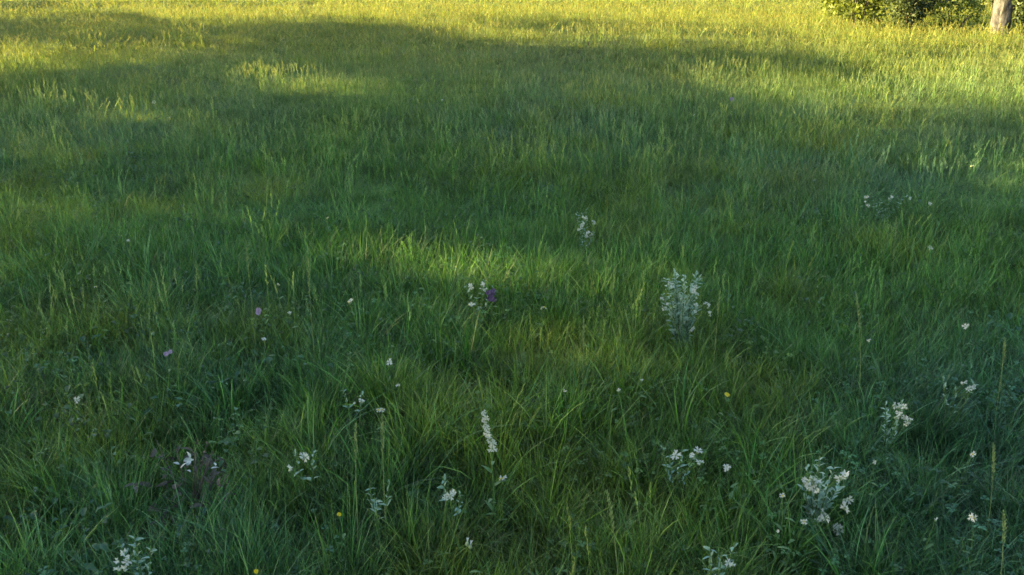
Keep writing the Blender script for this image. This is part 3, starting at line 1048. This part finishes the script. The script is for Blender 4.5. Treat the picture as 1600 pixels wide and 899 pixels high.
# unseen trees added behind the camera, blocking sky to darken the foreground
BACK = [(-8.5, -5.5, 5.5, 14), (1.5, -7.0, 5.8, 15), (10.5, -5.0, 5.4, 14), (-2.5, -12.5, 5.5, 15), (17.5, -1.5, 5.2, 13)]
KL = ["added unseen leafy tree behind the camera, to its left", "added unseen leafy tree directly behind the camera", "added unseen leafy tree behind the camera, to its right",
      "added unseen leafy tree farther back behind the camera", "added unseen leafy tree at the right, level with the camera"]
for k, (a, b, rr, hh) in enumerate(BACK):
    z = float(ground_z(a, b))
    root = link("broadleaf_tree", None, None, (a, b, z))
    tag(root, KL[k], "tree", "trees behind the meadow's near edge")
    tk = link("trunk", trunk_mesh("trunk", hh * .8, .28, .07, M['dark_bark'], seed=40 + k), root)
    link("branches", mesh_from("branches", *limbs(hh * .2, hh * .8, rr, 12, 40 + k, M['dark_bark']), M['dark_bark']), tk)
    uu = tr.normal(size=(16000, 3)); uu /= np.linalg.norm(uu, axis=1)[:, None]
    C = uu * (tr.uniform(.15, 1, (16000, 1)) ** .45) * np.array([rr, rr, .40 * hh]) + np.array([0, 0, .60 * hh])
    C = C[vnoise(C[:, 0] + C[:, 2] * .7, C[:, 1] + C[:, 2] * .5, 14 + k, .8) > .3]
    cr_ = link("crown", fast_quads("crown", leaf_cards(C, .22, tr), M['tree_leaf']), root)
    cr_['kind'] = 'stuff'

# the tree standing in the sunlit grass at the upper right
tx_, ty_ = spot(1558, 55, .10)
tz_ = float(ground_z(tx_, ty_))
root = link("broadleaf_tree", None, None, (tx_, ty_, tz_))
tag(root, "tree with a pinkish speckled trunk at the upper right, in the sunlit grass", "tree")
tw = 34 * math.hypot(tx_, ty_) / FPX
tk = link("trunk", trunk_mesh("trunk", 8.5, tw * .36, .09, M['bark'], (-.012, .0), 77, 28, 26, 1.0), root)
link("branches", mesh_from("branches", *limbs(2.6, 8.5, 3.6, 12, 5, M['bark']), M['bark']), tk)
uu = tr.normal(size=(26000, 3)); uu /= np.linalg.norm(uu, axis=1)[:, None]
C = uu * (tr.uniform(.25, 1, (26000, 1)) ** .5) * np.array([3.8, 3.8, 3.3]) + np.array([0, 0, 6.0])
C = C[vnoise(C[:, 0] + C[:, 2] * .7, C[:, 1] + C[:, 2] * .5, 14, .9) > .36]
cr_ = link("crown", fast_quads("crown", leaf_cards(C, .11, tr), M['tree_leaf']), root)
cr_['kind'] = 'stuff'


def shrub(u, v, wpx, hpx, dens, lsize, mat, label, nst=7, depth=None, gap=.42, seed=0):
    x, y = spot(u, v, .12)
    dist = math.hypot(x, y)
    W = wpx * dist / FPX; H = hpx * dist / FPX
    D = depth or W * .8
    z = float(ground_z(x, y))
    r2 = np.random.default_rng(seed + 100)
    root = link("shrub", None, None, (x, y + D * .35, z))
    tag(root, label, "shrub", "shrubs round the tree at the upper right")
    V, F = [], []
    for i in range(nst):
        a = r2.uniform(0, 6.28); q = r2.uniform(.3, 1)
        ex, ey, ez = math.cos(a) * W * .4 * q, math.sin(a) * D * .4 * q, H * r2.uniform(.5, .9)
        v_, f_ = tube([(ex * .15, ey * .15, 0), (ex * .5, ey * .5, ez * .5), (ex, ey, ez)], [.018, .012, .006], 6)
        link("stem", mesh_from("stem", v_, f_, M['dark_bark']), root)
    n = dens
    uu = r2.normal(size=(n, 3)); uu /= np.linalg.norm(uu, axis=1)[:, None]
    C = uu * (r2.uniform(.1, 1, (n, 1)) ** .4) * np.array([W / 2, D / 2, H / 2]) + np.array([0, 0, H * .52])
    C *= 1 + .75 * (vnoise(C[:, 0] * 3, C[:, 2] * 3 + C[:, 1] * 2, seed, 1.3) - .5)[:, None]
    C = C[(vnoise(C[:, 0] + C[:, 1], C[:, 2] * 1.3 - C[:, 1] * .6, seed + 3, 5.0) > gap) & (C[:, 2] > .03)]
    o = link("foliage", fast_quads("foliage", leaf_cards(C, lsize, r2), mat), root)
    o['kind'] = 'stuff'
    return root


shrub(1352, 44, 125, 120, 9000, .08, M['bush_leaf'], "wide low yellow-green shrub at the top edge, leftmost of the shrubs", seed=1, gap=.52)
shrub(1428, 46, 66, 130, 6500, .06, M['shade_leaf'], "shade-darkened green shrub between the yellow-green shrub and the tree", seed=2, gap=.30)
shrub(1500, 46, 60, 50, 3000, .05, M['bush_leaf'], "small bright leafy shrub just left of the pinkish trunk", seed=3, gap=.45)
shrub(1612, 56, 58, 150, 6000, .065, M['shade_leaf'], "dark leafy shrub right of the pinkish trunk", seed=4, gap=.35)
shrub(1462, 27, 130, 230, 16000, .085, M['shade_leaf'], "tall dark thicket shrub behind the tree, its foot at the top edge", seed=5, gap=.28, nst=12)  # dark leaf colour stands for the shaded opening between the shrubs
shrub(1590, 18, 150, 260, 16000, .09, M['shade_leaf'], "tall thicket shrub behind the trunk, right end of the shrubs", seed=6, gap=.30, nst=12)
